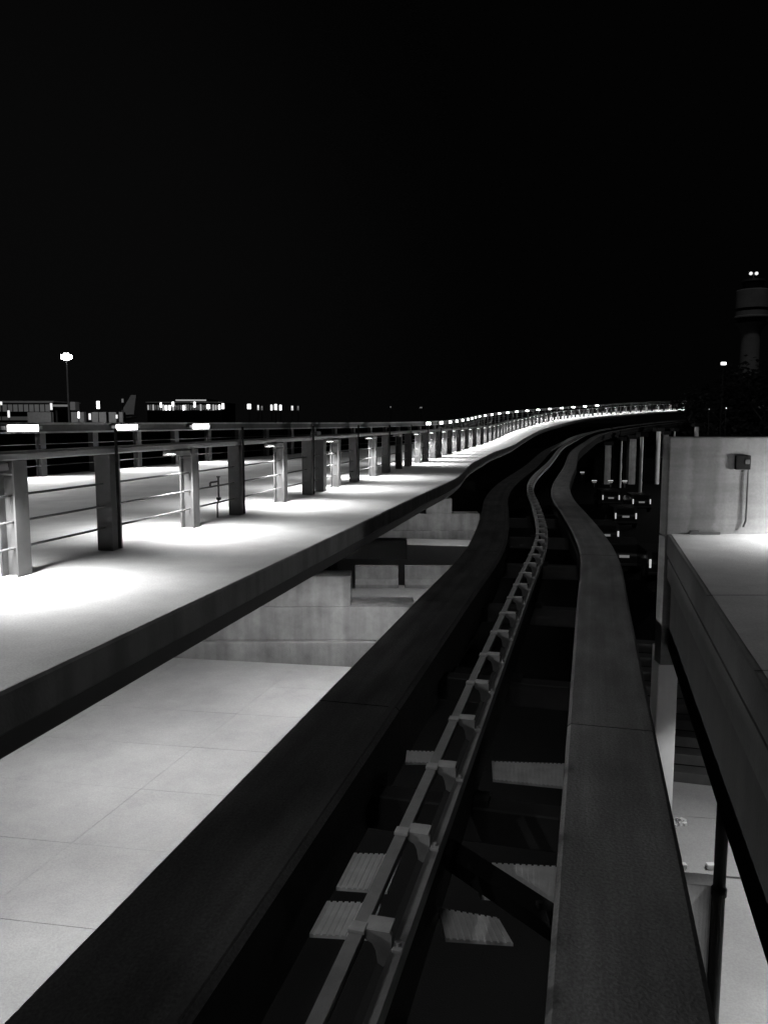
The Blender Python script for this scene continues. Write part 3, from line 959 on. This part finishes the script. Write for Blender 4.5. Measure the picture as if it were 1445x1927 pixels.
def building(name, u0, u1, vtop, d, depth, label, cat, m='pale'):
    a, b_ = at(u0, vtop, d), at(u1, vtop, d)
    root = empty(name, ((a.x + b_.x) / 2, d, 0), label, cat)
    wd = b_.x - a.x
    MB().box(0, depth / 2, a.z / 2, wd, depth, a.z, bevel=.1).build('wall', M[m], root)
    MB().box(0, depth / 2, a.z + .3, wd + 1.2, depth + 1.2, .5, bevel=.08).build('roof', M['pale'], root)
    return root, wd, a.z
r1, w1, h1 = building('concourse', -60, 100, 757, 350, 30, 'long dim airport concourse behind the floodlight mast, far left', 'terminal', 'asphalt')
k = 0
x = -w1 / 2 + 1.0
while x < w1 / 2 - 2.4:
    f = MB().box(x + 1.1, -.06, h1 - 2.5, 2.1, .12, 3.4).build('window', M['dark'], r1)
    MB().box(x + 1.1, -.13, h1 - 2.5, 1.9, .04, 3.1).build('pane', M['win2'], f)
    x += 2.35; k += 1
MB().box(0, -1.5, h1 - .2, w1 + 1, 3, .35, bevel=.05).build('canopy', M['pale'], r1)
MB().box(0, -.08, h1 * .32, w1 - 4, .14, 1.6).build('ground_floor_band', M['pale'], r1)
jbg = empty('jet_bridge', (at(118, 765, 330).x, 330, 0), 'dim jet bridge sticking out right of the concourse, under the floodlight mast', 'jet bridge')
MB().box(0, 0, 8.2, 8.5, 4, 2.9, bevel=.2).build('tunnel', M['asphalt'], jbg)
MB().box(-2.5, 0, 3.3, .6, .6, 6.6).build('leg', M['dark'], jbg)
MB().box(0, -2.02, 8.4, 7.6, .05, .9).build('window_strip', M['win2'], jbg)
MB().box(5.1, 0, 8.2, 2.2, 4.6, 3.5, bevel=.2).build('cab', M['pale'], jbg)

r2, w2, h2 = building('terminal', 277, 418, 758, 450, 40, 'brightly lit low terminal right of the aircraft tail, with a raised middle roof', 'terminal', 'asphalt')
MB().box(3.0, 18, h2 + 1.2, w2 * .44, 30, 2.2, bevel=.1).build('raised_roof', M['asphalt'], r2)
n_ = 30
for i in range(n_):
    x = -w2 / 2 + (i + .5) * w2 / n_
    hi = h2 + (1.5 if -6 < x - 3 < 12 else 0)
    f = MB().box(x, -.08, h2 - 2.6, w2 / n_ * .82, .16, 3.8).build('window', M['dark'], r2)
    MB().box(x, -.18, h2 - 2.6, w2 / n_ * .66, .05, random.uniform(2.2, 3.5)).build('pane', M['win' if random.random() < .35 else 'win2'], f)
f = MB().box(3.0, 2.9, h2 + 1.5, w2 * .42, .2, 1.0).build('clerestory_window', M['dark'], r2)
MB().box(3.0, 2.76, h2 + 1.5, w2 * .41, .05, .8).build('pane', M['win'], f)
def wall_light(i, u, v, wpx, hpx):
    p = at(u, v, 445)
    root = empty('facade_lamp', (p.x, 449.5, p.z), '%s bright lamp along the front of the lit terminal, counted from the left' % ORD[i], 'lamp', 'lamps on the terminal front')
    k_ = 445 / 1484
    MB().box(0, .2, 0, wpx * k_ * 1.1, .5, hpx * k_ * 1.1, bevel=.05).build('housing', M['housing'], root)
    MB().box(0, -.15, 0, wpx * k_, .2, hpx * k_, bevel=.05).build('lens', M['dot'], root)
for i, a in enumerate(((299, 762, 3, 9), (309, 767, 4, 9), (316, 767, 3, 9), (322, 760, 4, 8), (342, 767, 3.5, 9), (363, 761, 3.5, 10), (389, 765, 5, 8), (410, 766, 3, 9), (417, 764, 4, 10))):
    wall_light(i, *a)
for i, (u_, v_, ln, hw, hh) in enumerate(((469, 765, 'dot', 1.9, 2.6), (486, 767, 'dim', .8, 2.6), (493, 768, 'cardim', .8, 2.2), (511, 767, 'dot', .9, 2.8), (519, 766, 'dot', 1.3, 3.0),
                                      (528, 767, 'dot', 1.1, 2.8), (550, 768, 'dim', 1.0, 2.4), (561, 768, 'cardim', .8, 2.2))):
    pole_lamp('apron_lamp', u_, v_, 430, 0, '%s apron lamp in the row right of the lit terminal, counted from the left' % ORD[i], 'apron lamp', 'apron lamps right of the terminal', ln, hw, hh)
for i, (u_, v_, ln, hw, hh, lab) in enumerate(((185, 762, 'dot', .8, 2.0, 'bright apron lamp between the floodlight mast and the aircraft tail'),
        (148.5, 781, 'dot', .5, 1.7, 'low apron lamp just right of the foot of the floodlight mast'), (169.5, 784, 'dim', .6, 1.7, 'low dim apron lamp left of the pale trailers'),
        (17, 779, 'dim', .6, 1.9, 'low apron lamp in front of the long concourse'), (97, 765, 'dim', .6, 1.8, 'lamp at the right end of the long concourse'),
        (220, 784, 'dim', .5, 1.0, 'small apron lamp in front of the gap between the pale trailers'), (231, 754, 'cardim', .5, 1.0, 'faint apron lamp left of the aircraft tail'),
        (735, 766, 'cardim', .5, .5, 'faint lamp above the dark middle of the guardrail, left of two'), (792, 767, 'cardim', 1.0, .5, 'faint lamp above the dark middle of the guardrail, right of two'),
        (2, 759, 'dim', 1.2, 1.4, 'lamp at the left edge of the view in front of the concourse'))):
    pole_lamp('apron_lamp', u_, v_, 215 if i < 7 else 330, 0, lab, 'apron lamp', None, ln, hw, hh)

def trailer(u0, u1, label, d=295):
    a, b_ = at(u0, 775.5, d), at(u1, 775.5, d)
    wd = b_.x - a.x
    root = empty('cargo_trailer', ((a.x + b_.x) / 2, d, 0), label, 'trailer', 'pale cargo trailers on the apron')
    MB().box(0, 1.2, (1.0 + a.z) / 2, wd, 2.4, a.z - 1.0, bevel=.05).build('box_body', M['platform'], root)
    MB().box(0, 1.2, .85, wd, 2.0, .25).build('chassis', M['dark'], root)
    for x in (-wd * .36, wd * .36):
        MB().cyl((x, 0, .45), (x, 2.4, .45), .45, seg=14).build('wheel', M['tyre'], root)
trailer(173, 200, 'pale cargo trailer on the apron, left of the two by the bright rail lamp')
trailer(205, 219, 'short pale cargo trailer on the apron, right of the longer one')
trailer(224, 233, 'smallest pale trailer on the apron, below the aircraft tail')
trailer(52, 96, 'long dim trailer on the apron below the concourse')
trailer(134, 158, 'dim trailer on the apron at the foot of the floodlight mast')

# parked airliner, mostly hidden in the dark; its fin catches the light
pl = at(247, 760, 400)
ap = empty('airliner', (pl.x, 400, 0), 'parked airliner in the dark whose pale tail fin shows left of the terminal', 'aircraft')
fu = MB()
ring = []
frs = []
prof_r = [(-3, .3, 4.2), (0, 1.0, 4.2), (5, 1.9, 3.9), (12, 2.0, 3.7), (26, 2.0, 3.7), (31, 1.6, 3.6), (33.5, .9, 3.4), (34.5, .2, 3.2)]
for x, r, z in prof_r:
    ring.append([fu.bm.verts.new((-x, r * math.cos(2 * math.pi * k / 20), z + r * math.sin(2 * math.pi * k / 20))) for k in range(20)])
for a, b_ in zip(ring, ring[1:]):
    for k in range(20): fu.face([a[k], a[(k + 1) % 20], b_[(k + 1) % 20], b_[k]])
fu.face(ring[0]); fu.face(ring[-1])
fu.build('fuselage', M['carpaint'], ap, smooth=True)
def plate(name, pts, axis, th, m):
    b = MB()
    A = [b.bm.verts.new(Vector(p) + axis * th) for p in pts]; B = [b.bm.verts.new(Vector(p) - axis * th) for p in pts]
    for i in range(len(pts)): b.face([A[i], A[(i + 1) % len(pts)], B[(i + 1) % len(pts)], B[i]])
    b.face(A); b.face(B[::-1]); return b.build(name, M[m], ap)
plate('tail_fin', [(-6, 0, 5.2), (1.2, 0, 5.6), (2.7, 0, 15.2), (.2, 0, 15.2)], Vector((0, 1, 0)), .18, 'pale')
for sy in (-1, 1):
    plate('tailplane', [(-3, sy * .8, 5), (1, sy * .8, 5), (2.5, sy * 6, 5.4), (1, sy * 6, 5.4)], Vector((0, 0, 1)), .12, 'carpaint')
    plate('wing', [(-20, sy * 1.8, 3), (-13, sy * 1.8, 3), (-9, sy * 17, 4.2), (-11, sy * 17, 4.2)], Vector((0, 0, 1)), .2, 'carpaint')
    MB().cyl((-19.5, sy * 5.5, 2.2), (-15.5, sy * 5.5, 2.2), 1.0, .7, 16).build('engine', M['carpaint'], ap)
    MB().cyl((-15, sy * 2.6 - .3, .6), (-15, sy * 2.6 + .3, .6), .6, seg=16).build('wheel', M['tyre'], ap)
    MB().cyl((-15, sy * 2.6, .6), (-15, sy * 2.4, 3), .15, seg=8).build('gear_strut', M['post'], ap)
MB().cyl((-29, 0, .4), (-29, 0, 2.2), .14, seg=8).build('nose_strut', M['post'], ap)
MB().cyl((-29, -.25, .4), (-29, .25, .4), .4, seg=14).build('nose_wheel', M['tyre'], ap)
